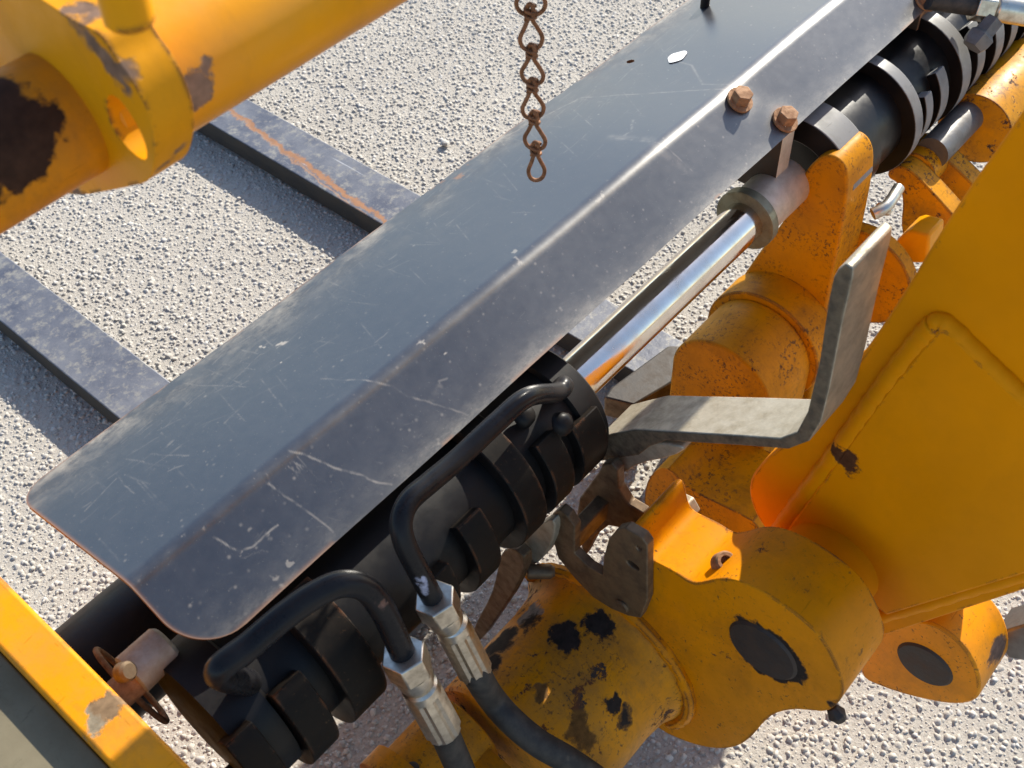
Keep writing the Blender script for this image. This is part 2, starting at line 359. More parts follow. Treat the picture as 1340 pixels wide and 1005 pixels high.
# ------------------------------------------------------------------ ground
g = link('ground', mesh([(-6, -6, 0), (10, -6, 0), (10, 10, 0), (-6, 10, 0)], [[0, 1, 2, 3]]), M_gnd, origin=(1, 1, 0), smooth=0)
tag(g, 'pale gritty asphalt yard surface under the machine', 'ground', kind='structure')
def chippings():
    sp = .0080
    xs, ys = np.meshgrid(np.arange(-.35, 3.3, sp), np.arange(-.35, 3.4, sp)); x = xs.ravel(); y = ys.ravel()
    x = x+RNG.uniform(-.5, .5, x.size)*sp*1.3; y = y+RNG.uniform(-.5, .5, y.size)*sp*1.3
    v = AX @ (np.stack([x, y, np.zeros_like(x)])-CAM[:, None])
    u = W_PX/2+F_PX*v[0]/-v[2]; w_ = H_PX/2-F_PX*v[1]/-v[2]
    k = (u > -160) & (u < 1500) & (w_ > -160) & (w_ < 1160)
    x, y = x[k], y[k]
    N = x.size
    r = .0020+.0056*RNG.random(N)**2.2; h = r*RNG.uniform(.25, .70, N)
    ang0 = RNG.uniform(0, 6.28, N); K = 6
    asp = RNG.uniform(.55, 1.0, N); rot = RNG.uniform(0, 6.28, N)
    V = np.zeros((N, 2*K+1, 3))
    tilt = RNG.uniform(-.35, .35, (N, 2))
    for i in range(K):
        a = ang0+i*2*math.pi/K+RNG.uniform(-.35, .35, N)
        for ring, (rf, hf) in enumerate(((1.0, -.25), (.66, .80))):
            rr = r*rf*RNG.uniform(.66, 1.25, N); lx = rr*np.cos(a); ly = rr*np.sin(a)*asp
            px_ = lx*np.cos(rot)-ly*np.sin(rot); py_ = lx*np.sin(rot)+ly*np.cos(rot)
            V[:, ring*K+i, 0] = x+px_; V[:, ring*K+i, 1] = y+py_
            V[:, ring*K+i, 2] = h*hf*RNG.uniform(.8, 1.15, N)+(px_*tilt[:, 0]+py_*tilt[:, 1])*(ring)
    V[:, 2*K, 0] = x; V[:, 2*K, 1] = y; V[:, 2*K, 2] = h*RNG.uniform(.70, .92, N)
    tri = []
    for i in range(K):
        j = (i+1) % K; tri += [[i, j, K+j], [i, K+j, K+i], [K+i, K+j, 2*K]]
    tri = np.array(tri); Tn = len(tri)
    Fc = (tri[None]+(np.arange(N)*(2*K+1))[:, None, None]).reshape(-1)
    me = bpy.data.meshes.new('stones'); me.vertices.add(N*(2*K+1)); me.vertices.foreach_set('co', V.astype(np.float32).ravel())
    me.loops.add(Fc.size); me.loops.foreach_set('vertex_index', Fc.astype(np.int32))
    me.polygons.add(N*Tn); me.polygons.foreach_set('loop_start', np.arange(0, Fc.size, 3, dtype=np.int32))
    me.update(calc_edges=True); me.validate()
    print('stones', N, 'tris', N*Tn)
    o = link('stone_chippings', me, M_stone, origin=(1, 1, 0), smooth=0)
    tag(o, 'pale stone chippings bedded in the yard surface', 'gravel', kind='stuff')
chippings()
for (u, v, r) in ((582, 190, .011),):
    p = P(u, v, z=.004); pts = []
    me = lathe([(0, r*.5), (r*.3, r), (r*.8, r*.8), (r*1.1, r*.35)], p, (.2, .1, 1), 9, jitter=.3)
    tag(link('loose_pebble', me, M_stone), 'loose grey pebble on the asphalt beyond the guard plate', 'pebble')

# ------------------------------------------------------------------ forks
def fork(x0, x1, label, mt):
    prof = [(.72, .010), (.72, .062), (3.1, .062), (3.3, .03), (3.3, .010)]
    me = prism([(x0, y, z) for y, z in prof], (x1-x0, 0, 0))
    me.materials.append(mt); me.materials.append(M_forkside)
    for p_ in me.polygons:
        if abs(p_.normal.x) > .5: p_.material_index = 1  # side faces: old black paint, darkened further to stand for shade
    o = bev(link('fork_tine', me, None), .003); return tag(o, label, 'fork tine', 'fork tines lying on the ground')
fork(.4555, .570, 'worn blue grey fork tine on the ground at the left edge', M_fork)
fork(1.1215, 1.239, 'worn blue grey fork tine with rust streak, behind the yellow ram', M_fork2)

# ------------------------------------------------------------------ guard plate over the cylinders
PX0, PX1 = .1505, 1.72
FRONT = np.array([.560, .6565]); RIDGE = np.array([.6470, .7065]); BACK = np.array([.8850, .632])
def plate_section():
    u1 = RIDGE-FRONT; u1 /= np.linalg.norm(u1); u2 = BACK-RIDGE; u2 /= np.linalg.norm(u2)
    rb = .0125; a = RIDGE-u1*rb; b = RIDGE+u2*rb
    pts = []
    n1 = 95
    for i in range(n1): pts.append(FRONT+(a-FRONT)*i/n1)
    for i in range(13):
        t = i/13; pts.append((1-t)**2*a+2*t*(1-t)*RIDGE+t*t*b)
    n2 = 215
    for i in range(n2+1): pts.append(b+(BACK-b)*i/n2)
    return np.array(pts)
def make_guard():
    t = empty('guard_plate', (.95, .72, .62), 'long folded black steel guard plate with scratched paint over the hydraulic cylinder', 'guard plate')
    S = plate_section(); ns = len(S); s = np.concatenate([[0], np.cumsum(np.linalg.norm(np.diff(S, axis=0), axis=1))]); L = s[-1]
    nx = 1250; xs = np.linspace(0, 1, nx)
    # rounded corners at the near end: the end edge is pulled in near both long edges
    rc_f, rc_b = .055, .035
    x0 = np.full(ns, PX0)
    for i in range(ns):
        if s[i] < rc_f: x0[i] += rc_f-math.sqrt(max(rc_f**2-(rc_f-s[i])**2, 0))
        if L-s[i] < rc_b: q = L-s[i]; x0[i] += rc_b-math.sqrt(max(rc_b**2-(rc_b-q)**2, 0))
    X = x0[None]+(PX1-x0[None])*xs[:, None]
    Y = np.tile(S[:, 0], (nx, 1)); Z = np.tile(S[:, 1], (nx, 1)); SS = np.tile(s, (nx, 1))
    Z = Z+.0012*np.sin(X*7+SS*5)*np.clip(SS/L, 0, 1)+.0008*np.sin(X*19+2)
    top = np.stack([X, Y, Z], -1).reshape(-1, 3)
    th = .006; tang = np.gradient(S, axis=0); nrm = np.stack([tang[:, 1], -tang[:, 0]], 1); nrm /= np.linalg.norm(nrm, axis=1)[:, None]
    bot = top.copy().reshape(nx, ns, 3); bot[:, :, 1] += nrm[None, :, 0]*th; bot[:, :, 2] += nrm[None, :, 1]*th; bot = bot.reshape(-1, 3)
    I = np.arange(nx*ns).reshape(nx, ns)
    q = np.stack([I[:-1, :-1], I[1:, :-1], I[1:, 1:], I[:-1, 1:]], -1).reshape(-1, 4)
    # round holes through the sheet
    holes = [(P(826, 79, x=None, y=None, z=.66), .0065)]
    def on_sheet(u, v):
        best = None
        for i in range(ns-1):
            p = P(u, v, y=S[i, 0])
            dd = abs(p[2]-S[i, 1])
            if best is None or dd < best[0]: best = (dd, p[0], s[i])
        return best[1], best[2]
    keep = np.ones(len(q), bool); cx = X.reshape(-1)[q].mean(1); cs = SS.reshape(-1)[q].mean(1)
    for (u, v, r) in ((825, 80, .0062),):
        hx, hs = on_sheet(u, v); keep &= (cx-hx)**2+(cs-hs)**2 > r*r
    qt = q[keep]; nv = nx*ns
    E = np.concatenate([qt[:, [0, 1]], qt[:, [1, 2]], qt[:, [2, 3]], qt[:, [3, 0]]]); key = np.sort(E, 1); k1 = key[:, 0].astype(np.int64)*nv+key[:, 1]
    _, idx, cnt = np.unique(k1, return_index=True, return_counts=True); bd = E[idx[cnt == 1]]
    # rim strip and a coarser underside
    nb_ = len(bd); ra_ = np.concatenate([top[bd[:, 0]], top[bd[:, 1]], bot[bd[:, 1]], bot[bd[:, 0]]])
    rim = nv+np.stack([np.arange(nb_)+nb_, np.arange(nb_), np.arange(nb_)+3*nb_, np.arange(nb_)+2*nb_], 1)
    ix = np.unique(np.append(np.arange(0, nx, 25), nx-1)); isx = np.unique(np.append(np.arange(0, ns, 12), ns-1))
    ub = bot.reshape(nx, ns, 3)[np.ix_(ix, isx)].reshape(-1, 3); o2 = nv+4*nb_
    J = np.arange(len(ix)*len(isx)).reshape(len(ix), len(isx)); qb = np.stack([J[:-1, :-1], J[:-1, 1:], J[1:, 1:], J[1:, :-1]], -1).reshape(-1, 4)
    ux = ub[:, 0][qb]; kb = np.ones(len(qb), bool)
    for (u, v, r) in ((825, 80, .0062),):
        hx, hs = on_sheet(u, v); us = np.tile(s[isx], len(ix))[qb]; kb &= ~((ux.min(1) < hx+.01) & (ux.max(1) > hx-.01) & (us.min(1) < hs+.01) & (us.max(1) > hs-.01))
    qb = qb[kb]+o2
    allv = np.concatenate([top, ra_, ub]); allq = np.concatenate([qt, rim, qb]); me = bpy.data.meshes.new('guard_sheet')
    me.vertices.add(len(allv)); me.vertices.foreach_set('co', allv.astype(np.float32).ravel())
    me.loops.add(allq.size); me.loops.foreach_set('vertex_index', allq.astype(np.int32).ravel())
    me.polygons.add(len(allq)); me.polygons.foreach_set('loop_start', np.arange(0, allq.size, 4, dtype=np.int32)); me.update(calc_edges=True)
    mi = np.zeros(len(allq), np.int32); mi[len(qt):len(qt)+nb_] = 1; me.polygons.foreach_set('material_index', mi)
    def fbm(x_, y_, f, oc=4, seed=0):
        rg = np.random.default_rng(seed); out = np.zeros_like(x_); amp = .5; tot = 0
        for _ in range(oc):
            G = rg.random((256, 256)); a_ = x_*f; b_ = y_*f; i0 = np.floor(a_).astype(int); j0 = np.floor(b_).astype(int); fx = a_-i0; fy = b_-j0
            fx = fx*fx*(3-2*fx); fy = fy*fy*(3-2*fy); g_ = lambda p, q_: G[p % 256, q_ % 256]
            out += amp*((g_(i0, j0)*(1-fx)+g_(i0+1, j0)*fx)*(1-fy)+(g_(i0, j0+1)*(1-fx)+g_(i0+1, j0+1)*fx)*fy); tot += amp; amp *= .55; f *= 2.1
        return out/tot
    # ---- wear maps
    xf = X.reshape(-1); sf = SS.reshape(-1)
    NA = fbm(xf, sf, 110, 3, 1); NB = fbm(xf, sf, 60, 3, 2)-.5; NC = fbm(xf, sf*1.6, 22, 5, 3); ND = fbm(xf, sf, 6, 4, 4)
    dust = np.zeros(nv); scr = np.zeros(nv); rus = np.zeros(nv)
    def seg(pts, wd, amp, arr, fade=0, wob=.0):
        pp = [on_sheet(u, v) for u, v in pts]
        for k in range(len(pp)-1):
            (ax_, as_), (bx, bs_) = pp[k], pp[k+1]; dx, ds = bx-ax_, bs_-as_; LL = dx*dx+ds*ds+1e-12
            sel = (xf > min(ax_, bx)-.02) & (xf < max(ax_, bx)+.02) & (sf > min(as_, bs_)-.02) & (sf < max(as_, bs_)+.02)
            xx, ss = xf[sel], sf[sel]; tt = np.clip(((xx-ax_)*dx+(ss-as_)*ds)/LL, 0, 1)
            wb = .004*NB[sel]
            d = np.hypot(xx-ax_-tt*dx+wb*.6, ss-as_-tt*ds+wb)
            a_ = .75*amp*(1-fade*tt)*np.clip(1.35-d/wd, 0, 1); arr[sel] = np.maximum(arr[sel], a_*np.clip(2.6*(NA[sel]-.28), .12, 1))
    # the pale scores and the curved scuff seen on the front face
    seg([(280, 702), (300, 716), (314, 722), (330, 716), (345, 702), (364, 690)], .0011, .75, scr)
    seg([(352, 634), (374, 651), (400, 668), (420, 684), (436, 697)], .0011, .75, scr)
    seg([(378, 592), (400, 596), (430, 610), (465, 620), (490, 630), (512, 634)], .0012, .75, scr)
    seg([(420, 494), (445, 497), (496, 500), (515, 506), (532, 517), (570, 530), (612, 542)], .0010, .6, scr)
    for k in range(9):
        u_ = 342+random.uniform(0, 55); seg([(u_, 628-.55*(u_-342)+random.uniform(-5, 4)), (u_+random.uniform(8, 34), 628-.55*(u_-342)+random.uniform(12, 36))], random.uniform(.0005, .0009), random.uniform(.25, .6), scr, .8)
    seg([(575, 506), (566, 521)], .004, .35, scr); seg([(574, 498), (585, 495)], .0013, .4, scr)
    seg([(800, 180), (850, 184), (862, 198), (900, 222)], .007, .22, scr, .3)
    seg([(806, 182), (845, 186), (905, 223)], .0012, .5, scr)
    seg([(828, 158), (826, 172), (816, 178)], .002, .4, scr)
    seg([(640, 138), (760, 128), (850, 122), (950, 118)], .0014, .45, scr)
    seg([(955, 112), (920, 110), (905, 85), (880, 78)], .0018, .35, scr)
    # fine hairline scratches, mostly across and along the upper face near the back edge
    for k in range(280):
        u0 = random.uniform(90, 900); back = 525-.765*(u0-200); off = abs(random.gauss(0, 55))+6
        v0 = back+off; a = random.choice([-.85, -.85, -.6, .2, 1.1])+random.uniform(-.25, .25); ln = random.uniform(8, 60)
        du = ln*math.cos(math.atan(a)); seg([(u0, v0), (u0+du, v0+a*du)], random.uniform(.0006, .0010), random.uniform(.10, .38), scr, random.choice([0, .9]))
    for k in range(60):
        u0 = random.uniform(250, 1000); v0 = 690-.86*(u0-420)-random.uniform(0, 70)
        a = random.uniform(-2, 2); ln = random.uniform(4, 22); du = ln/math.hypot(1, a); seg([(u0, v0), (u0+du, v0+a*du)], .0006, random.uniform(.06, .22), scr)
    for k in range(420):                                                       # chips and flecks
        x_, s_ = random.uniform(PX0, PX1), random.uniform(0, L)*random.random()**.6; r_ = random.uniform(.0006, .0018)
        sel = (abs(xf-x_) < .004) & (abs(sf-s_) < .004); scr[sel] = np.maximum(scr[sel], random.uniform(.1, .4)*np.clip(1.4-np.hypot(xf[sel]-x_, sf[sel]-s_)/r_, 0, 1))
    for (u, v, r_, a_) in ((370, 448, .004, .8), (549, 447, .002, .7), (600, 231, .007, 0), (680, 343, .003, .5), (352, 700, .0012, .4), (326, 693, .0022, .4), (362, 758, .0016, .5), (783, 262, .003, .4)):
        x_, s_ = on_sheet(u, v); sel = (abs(xf-x_) < .03) & (abs(sf-s_) < .03)
        wv = np.hypot(xf[sel]-x_, (sf[sel]-s_)*1.5)*(1+.22*np.sin(np.arctan2(sf[sel]-s_, xf[sel]-x_)*3+u)+.16*np.sin(np.arctan2(sf[sel]-s_, xf[sel]-x_)*7+v)+2.5*(NA[sel]-.5))
        (rus if a_ == 0 else scr)[sel] = np.maximum((rus if a_ == 0 else scr)[sel], (a_ or .7)*np.clip(1.5-wv/r_, 0, 1))
    # dust: worn band along the back edge, along the front edge, at the ridge
    wave = np.clip((NC-.36)*3.6, 0, 1); wave2 = np.clip((ND-.32)*2.8, 0, 1)
    dust += (.95*np.exp(-((L-sf)/.026)**1.1)*(.15+.85*wave))+.18*np.exp(-((L-sf)/.07)**2)*wave2
    dust += .65*np.exp(-(sf/.012)**1.2)*(.4+.6*wave2)+.05*np.exp(-(sf/.05)**2)
    sr = np.linalg.norm(RIDGE-FRONT)
    dust += np.clip((xf-.9)/.5, 0, 1)*.05*(sf < sr)*(.3+.7*wave)
    dust += .06*np.exp(-((sf-sr)/.010)**2)*wave
    rus += .6*np.exp(-((L-sf)/.0022)**2)*(wave > .3)+.8*np.exp(-((sf)/.003)**2)*((xf < .32) | (wave2 > .75))
    endd = xf-np.tile(x0, (nx, 1)).reshape(-1); rus += .8*np.exp(-(endd/.0022)**2)
    for (u, v) in ((967, 128), (1026, 154)):
        x_, s_ = on_sheet(u, v); dd = np.hypot(xf-x_, sf-s_); dust += .5*np.exp(-(dd/.026)**2); rus += .35*np.exp(-((dd-.017)/.004)**2)
    for nm, arr in (('dust', dust), ('scratch', scr), ('rust', rus)):
        a = me.attributes.new(nm, 'FLOAT', 'POINT'); a.data.foreach_set('value', np.concatenate([np.clip(arr, 0, 1), np.zeros(len(allv)-nv)]).astype(np.float32))
    link('folded_sheet', me, [M_plate, M_edge], t, smooth=40)
    # normals of both faces
    u1 = RIDGE-FRONT; nf = np.array([0, -u1[1], u1[0]]); nf /= np.linalg.norm(nf); nb = np.array([0, .0, 1.])
    def front_pt(u, v):
        x_, s_ = on_sheet(u, v); q_ = np.array([x_, np.interp(s_, s, S[:, 0]), np.interp(s_, s, S[:, 1])]); return q_
    for (u, v, tw) in ((967, 132, 10), (1026, 159, 22), (1210, 2, 5)):
        b = front_pt(u, v); bo = bev(link('bolt', hexprism(b+nf*.003, nf+np.array([0, .22, .05]), .024, .0150, tw), M_rust, t), .0012)
        link('washer', lathe([(0, .0185), (.0005, .019), (.0035, .019), (.004, .0185)], b+nf*.0006, nf, 32), M_rust, bo)
    # silver bare-metal spot and peg
    b = front_pt(886, 75); rad = [1.1, .9, 1.15, 1, .8, 1.05, .95, 1.1, .85, 1]
    u2 = BACK-RIDGE; d2 = np.array([0, u2[0], u2[1]])/np.linalg.norm(u2); n2 = np.array([0, -u2[1], u2[0]])/np.linalg.norm(u2)
    pts = [b+n2*.0006+np.array([1, 0, 0])*.019*rad[i]*math.cos(i*.628)*(1)+d2*.0135*rad[i]*math.sin(i*.628) for i in range(10)]
    link('silver_sticker', prism(smooth_poly(pts, 2), n2*.0004), M_silver, t)
    b = front_pt(922, 8); link('peg', lathe([(0, .0075), (.028, .0072), (.031, .006)], b-n2*.002, (0, 0, 1), 20), M_blk, t)
    # upright flat-bar supports under the front edge
    for (u, v, ub, vb, wd) in ((1040, 172, 1024, 246, .034), (1216, 14, 1206, 70, .03)):
        a = P(u, v, y=.566); xz = a[0]; hb = P(ub, vb, y=.566)[2]
        me = box((xz-.032, .566, hb), (xz+.000, .64, .668)); so_ = bev(link('support_bracket', split_band(me, M_collar if u < 1100 else M_rust, M_dark), None, t), .001)  # X faces get dark brown, their shade put into the colour
    return t
make_guard()

# ------------------------------------------------------------------ hydraulic cylinders
CY, CZ = .5715, .540
cl = empty('hydraulic_cylinder', (.45, CY, CZ-.1), 'black hydraulic cylinder with curved bands and chromed rod under the guard plate', 'hydraulic cylinder', 'hydraulic cylinders under the guard')
link('barrel', lathe([(0, .070), (.004, .078), (.50, .078), (.504, .077)], (.155, CY, CZ), (1, 0, 0), 64), M_blk, cl)
link('gland', lathe([(0, .080), (.003, .0845), (.036, .0845), (.040, .080), (.040, .03)], (.640, CY, CZ), (1, 0, 0), 64), M_blk, cl)
link('end_cap', lathe([(0, .06), (.004, .088), (.05, .088), (.054, .08)], (.125, CY, CZ), (1, 0, 0), 48), M_blk, cl)
for (xa, xb, a0, a1, rr) in ((.618, .664, 143, 262, .0935), (.566, .600, 133, 255, .094), (.510, .546, 40, 262, .097), (.432, .468, 136, 258, .096),
                            (.375, .404, 150, 262, .094), (.236, .282, 95, 262, .102), (.178, .214, 131, 262, .102), (.118, .150, 132, 262, .106)):
    bev(link('band', split_band(band(xa, xb, CY, CZ, .074, rr, a0, a1), M_blk_band, M_blk), None, cl), .0015)
link('piston_rod', lathe([(0, .0305), (.46, .0305), (.50, .029)], (.66, CY, CZ), (1, 0, 0), 64), M_chrome, cl)
re = link('rod_eye', lathe([(0, .036), (.003, .0385), (.100, .0385), (.104, .036)], (1.108, CY, CZ), (1, 0, 0), 56), M_collar, cl)
link('olive_ring', lathe([(0, .043), (.002, .0465), (.016, .0465), (.018, .043)], (1.095, CY, CZ), (1, 0, 0), 56), M_olive, re)
for (u, v, x) in ((690, 543, .58), (740, 553, .62)):                # blobs of weld at the band ends
    p = P(u, v, d=1.255); link('weld_blob', lathe([(-.008, .014), (-.002, .012), (.001, .008), (.002, .003)], p, (0, -.5, .6), 16, jitter=.12), M_blk, cl, smooth=80)

cr = empty('hydraulic_cylinder', (1.6, CY, CZ-.1), 'black cylinder with curved bands coloured sunlit grey beyond the upright yellow lug', 'hydraulic cylinder', 'hydraulic cylinders under the guard')
link('barrel', xcyl(1.26, 2.1, CY, CZ, .078, 64), M_blk2, cr)
link('gland', xcyl(1.285, 1.33, CY, CZ, .084, 64), M_blk2, cr)
for (xa, xb, a0, a1, rr) in ((1.400, 1.424, 60, 250, .100), (1.446, 1.468, 150, 255, .094), (1.492, 1.518, 140, 255, .094), (1.555, 1.585, 60, 255, .098), (1.615, 1.642, 128, 255, .094),
                            (1.675, 1.705, 70, 255, .096), (1.735, 1.762, 100, 255, .094), (1.80, 1.83, 70, 255, .096), (1.86, 1.89, 100, 255, .094)):
    bev(link('band', split_band(band(xa, xb, CY, CZ, .074, rr, a0, a1), M_sheen_band, M_blk2), None, cr), .0015)
bev(link('clamp_block', split_band(band(1.222, 1.278, CY, CZ, .06, .098, 75, 168), M_sheen_band, M_blk2), None, cr), .002)
link('port_fitting', lathe([(0, .016), (.008, .021), (.02, .022), (.026, .016), (.05, .0155)], P(1272, 62, d=1.70), (.5, -.1, .4), 6), M_rod2, cr)

# fitting and hose end at the far top corner
hf = empty('hose_fitting', P(1300, 20, d=1.70), 'plated hexagonal hose fitting at the upper right corner', 'fitting')
a, b = P(1255, 3, d=1.69), P(1345, 16, d=1.71); dv = (b-a)/np.linalg.norm(b-a)
link('hose_stub', sweep([a-dv*.05, a, a+dv*.022], .017, 20), M_rub, hf)
bev(link('hex_nut', hexprism(a+dv*.022, dv, .042, .03, 12), M_zinc, hf), .0015)
bev(link('ferrule', lathe([(0, .016), (.004, .021), (.08, .021)], a+dv*.053, dv, 24), M_zinc, hf), .001)

# ------------------------------------------------------------------ shaft behind, seen at the near end
tag(link('cross_shaft', xcyl(-.02, .62, .800, .395, .072, 56), M_blk), 'dull black round shaft running under the near end of the guard plate', 'shaft')

# ------------------------------------------------------------------ hydraulic hoses with steel tube ends
def hose(label, run, tube_r, nut, fer, hose_pts, hr, af):
    t = empty('hydraulic_hose', nut[0], label, 'hose', 'hoses fitted to the near cylinder')
    link('steel_tube', sweep(catmull(run, 10), tube_r, 24), M_tube, t)
    a, b = map(np.array, nut); dv = (b-a)/np.linalg.norm(b-a); Ln = np.linalg.norm(b-a)
    nu = bev(link('hex_nut', hexprism(a, dv, af, Ln*.46, 18), M_zinc, t), .0016)
    link('nut_collar', lathe([(0, af*.50), (Ln*.06, af*.50), (Ln*.24, af*.47), (Ln*.26, af*.42), (Ln*.46, af*.40), (Ln*.54, af*.36)], a+dv*Ln*.46, dv, 28), M_zinc, nu)
    a2, b2 = map(np.array, fer); dv = (b2-a2)/np.linalg.norm(b2-a2); L2 = np.linalg.norm(b2-a2); r = af*.475
    # crimped ferrule: eight flats
    prof = [(0, r*.8), (L2*.04, r*.98), (L2*.16, r), (L2*.18, r*1.03), (L2*.97, r*1.06), (L2, r*.96)]
    me = lathe(prof, a2, dv, 32)
    for v_ in me.vertices:                                       # crimp grooves
        k_ = v_.index % 32; ring_ = v_.index//32
        if k_ % 4 == 0 and 3 <= ring_ <= 4:
            q_ = np.array(v_.co); c_ = a2+dv*np.dot(q_-a2, dv); v_.co = c_+(q_-c_)*.90
        elif k_ % 4 == 2 and 3 <= ring_ <= 4:
            q_ = np.array(v_.co); c_ = a2+dv*np.dot(q_-a2, dv); v_.co = c_+(q_-c_)*.985
    link('ferrule', me, M_zinc, t, smooth=16)
    link('rubber_hose', sweep(catmull(hose_pts, 10), hr, 24), M_rub, t)
def row(l_): return [P(u, v, y=y) for u, v, y in l_]
# ------------------------------------------------------------------ yellow carriage: tube, pivot lug, uprights
TY, TZ = P(794, 844, x=.60)[1:]; TRAD = .118
XP = .60
# upper hose
run = [np.array([.640, .545, .60]), np.array([.640, .527, .632]), np.array([.622, .522, .640])]+row([(690, 520, .522), (650, 553, .520), (600, 600, .516), (562, 632, .511), (536, 655, .506), (525, 682, .497), (530, 712, .486), (548, 748, .472), (566, 782, .460), (576, 800, .454)])
n0 = P(568, 782, y=.458); n1 = P(590, 822, y=.447); f0 = P(588, 812, y=.449); f1 = P(622, 878, y=.430)
hose('black steel tube and crimped hose nearer the cylinder rod', run, .0112, (n0, n1), (f0, f1), row([(616, 866, .434), (626, 886, .424)])+[HX(u, v, TY, TZ, TRAD+k_) for u, v, k_ in ((642, 912, .085), (668, 942, .065), (704, 972, .050), (750, 999, .04), (800, 1035, .035), (860, 1090, .035))], .0160, .039)
run = [np.array([.170, .55, .60]), np.array([.172, .53, .624])]+row([(285, 880, .515), (330, 842, .508), (375, 804, .503), (415, 777, .497), (448, 764, .490), (478, 770, .480), (500, 797, .468), (517, 832, .456), (530, 862, .446), (536, 876, .442)])
n0 = P(527, 855, y=.447); n1 = P(551, 902, y=.434); f0 = P(547, 894, y=.436); f1 = P(580, 954, y=.418)
hose('black steel tube and crimped hose at the near end of the cylinder', run, .0128, (n0, n1), (f0, f1), row([(575, 944, .420), (590, 978, .410), (606, 1015, .398), (625, 1060, .385), (650, 1120, .37)]), .0160, .041)

car = empty('fork_carriage', (.7, .4, .1), 'yellow fork carriage of torque tube and heavy pivot lugs with worn paint', 'fork carriage')
tubepatch = [(HX(u, v, TY, TZ, TRAD), r, c_) for u, v, r, c_ in ((738, 832, .021, DK), (780, 816, .021, DK), (655, 840, .024, DK), (690, 805, .016, GREY), (800, 925, .013, DK), (820, 940, .012, DK), (705, 905, .014, (.2, .1, .03)), (760, 955, .02, (.17, .08, .02)), (635, 872, .02, DK), (690, 815, .012, DK))]
M_yel_tube = paint('worn yellow tube paint', (.69, .270, .001), chip=.585, chipscale=17, chipcol=(.05, .04, .034), speck=.59, dirt=.7, dirtcol=(.2, .12, .05), rough=.36, patches=tubepatch)
flare = [(0, TRAD-.004), (.004, TRAD), (.145, TRAD), (.178, TRAD+.004), (.198, TRAD+.014), (.206, TRAD+.024)]
link('torque_tube', lathe(flare, (XP-.205, TY, TZ), (1, 0, 0), 72), M_yel_tube, car)
# pivot lug outline traced on its near face
lug = [(836, 690), (843, 722), (852, 733), (868, 741), (885, 750), (905, 764), (922, 762), (940, 757), (964, 759), (996, 773), (1022, 790), (1046, 807), (1072, 831), (1090, 860), (1101, 888), (1104, 905), (1100, 917),
       (1084, 932), (1060, 930), (1040, 928), (1014, 933), (998, 946), (982, 966), (962, 979), (930, 980), (895, 970), (862, 955), (800, 900), (760, 850), (745, 800), (765, 765), (800, 735), (812, 708), (824, 690)]
poly = smooth_poly(PL(lug, x=XP), 2)
lugpatch = [(P(u, v, x=XP+.05), r, c_) for u, v, r, c_ in ((1025, 762, .012, (.3, .3, .32)), (1040, 775, .007, (.3, .3, .32)), (992, 751, .007, (.3, .3, .32)), (1115, 865, .012, (.15, .08, .04)))]+[(P(u, v, x=XP), r, c_) for u, v, r, c_ in ((880, 945, .014, RU), (1094, 925, .008, DK), (1000, 852, .049, DK), (1042, 885, .008, DK))]
M_yel_lug = paint('yellow lug paint', (.74, .258, .0005), chip=.63, chipscale=24, speck=.62, dirt=.38, dirtcol=(.25, .11, .02), rough=.40, spec=.10, edge=.22, patches=lugpatch)
lg = bev(link('pivot_lug', prism(poly, (.088, 0, 0)), M_yel_lug, car), .004, 3)
pc = P(998, 851, x=XP)
pin = link('pivot_pin', lathe([(0, .041), (.003, .044), (.14, .044)], pc-np.array([.003, 0, 0]), (1, 0, 0), 40), M_pin, car)
gn = P(945, 733, x=XP+.035); gl = link('grease_boss', lathe([(0, .013), (.016, .012), (.018, .010), (.018, .0065), (.010, .006)], gn-np.array([0, 0, .008]), (-.15, -.35, .9), 24), M_rust, car)
bev(link('lug_rear_tab', prism(PL([(858, 655), (876, 655), (896, 664), (905, 680), (890, 690), (860, 675)], x=XP+.09), (.02, 0, 0)), M_bar, car), .002)
bev(link('lug_drip', lathe([(0, .006), (.012, .011), (.02, .007)], P(1088, 925, x=XP+.01), (0, -.6, -.5), 9, jitter=.25), M_pin, car), .001)
# weld where the tube meets the lug
ang = np.linspace(20, 215, 60); wp = [np.array([XP-.004, TY+(TRAD+.021)*math.cos(R(a_)), TZ+(TRAD+.021)*math.sin(R(a_))]) for a_ in ang]
link('weld_bead', sweep(wp, [.008*(1+.3*random.random()) for _ in wp], 8, jitter=.15), M_yel_lug, car)
# narrow sleeve with clamp at the near end of the tube
SYZ = P(520, 938, x=.33); sy, sz = TY+.055, TZ+.035
slv = link('sleeve', xcyl(.255, .380, sy, sz, .055, 48), M_yel_tube, car)
link('flange', band(.255, .285, sy, sz, .03, .066, 0, 360, 56), M_yel_tube, car)
link('flat_clamp', box((.285, sy-.085, sz-.03), (.37, sy-.045, sz+.028)), M_yel_tube, car)
link('inner_shaft', xcyl(.02, .26, sy, sz, .040, 40), M_rod2, car)
for (u, v) in ((522, 940),):
    q = P(u, v, d=1.2)
    rr_ = np.array([0, q[1]-sy, q[2]-sz]); rr_ /= np.linalg.norm(rr_)
    xq = P(u, v, y=sy+rr_[1]*.055)[0]
    link('set_screw', lathe([(0, .0085), (.005, .008), (.007, .005)], np.array([xq, sy, sz])+rr_*.054, rr_, 16), M_pin, car)

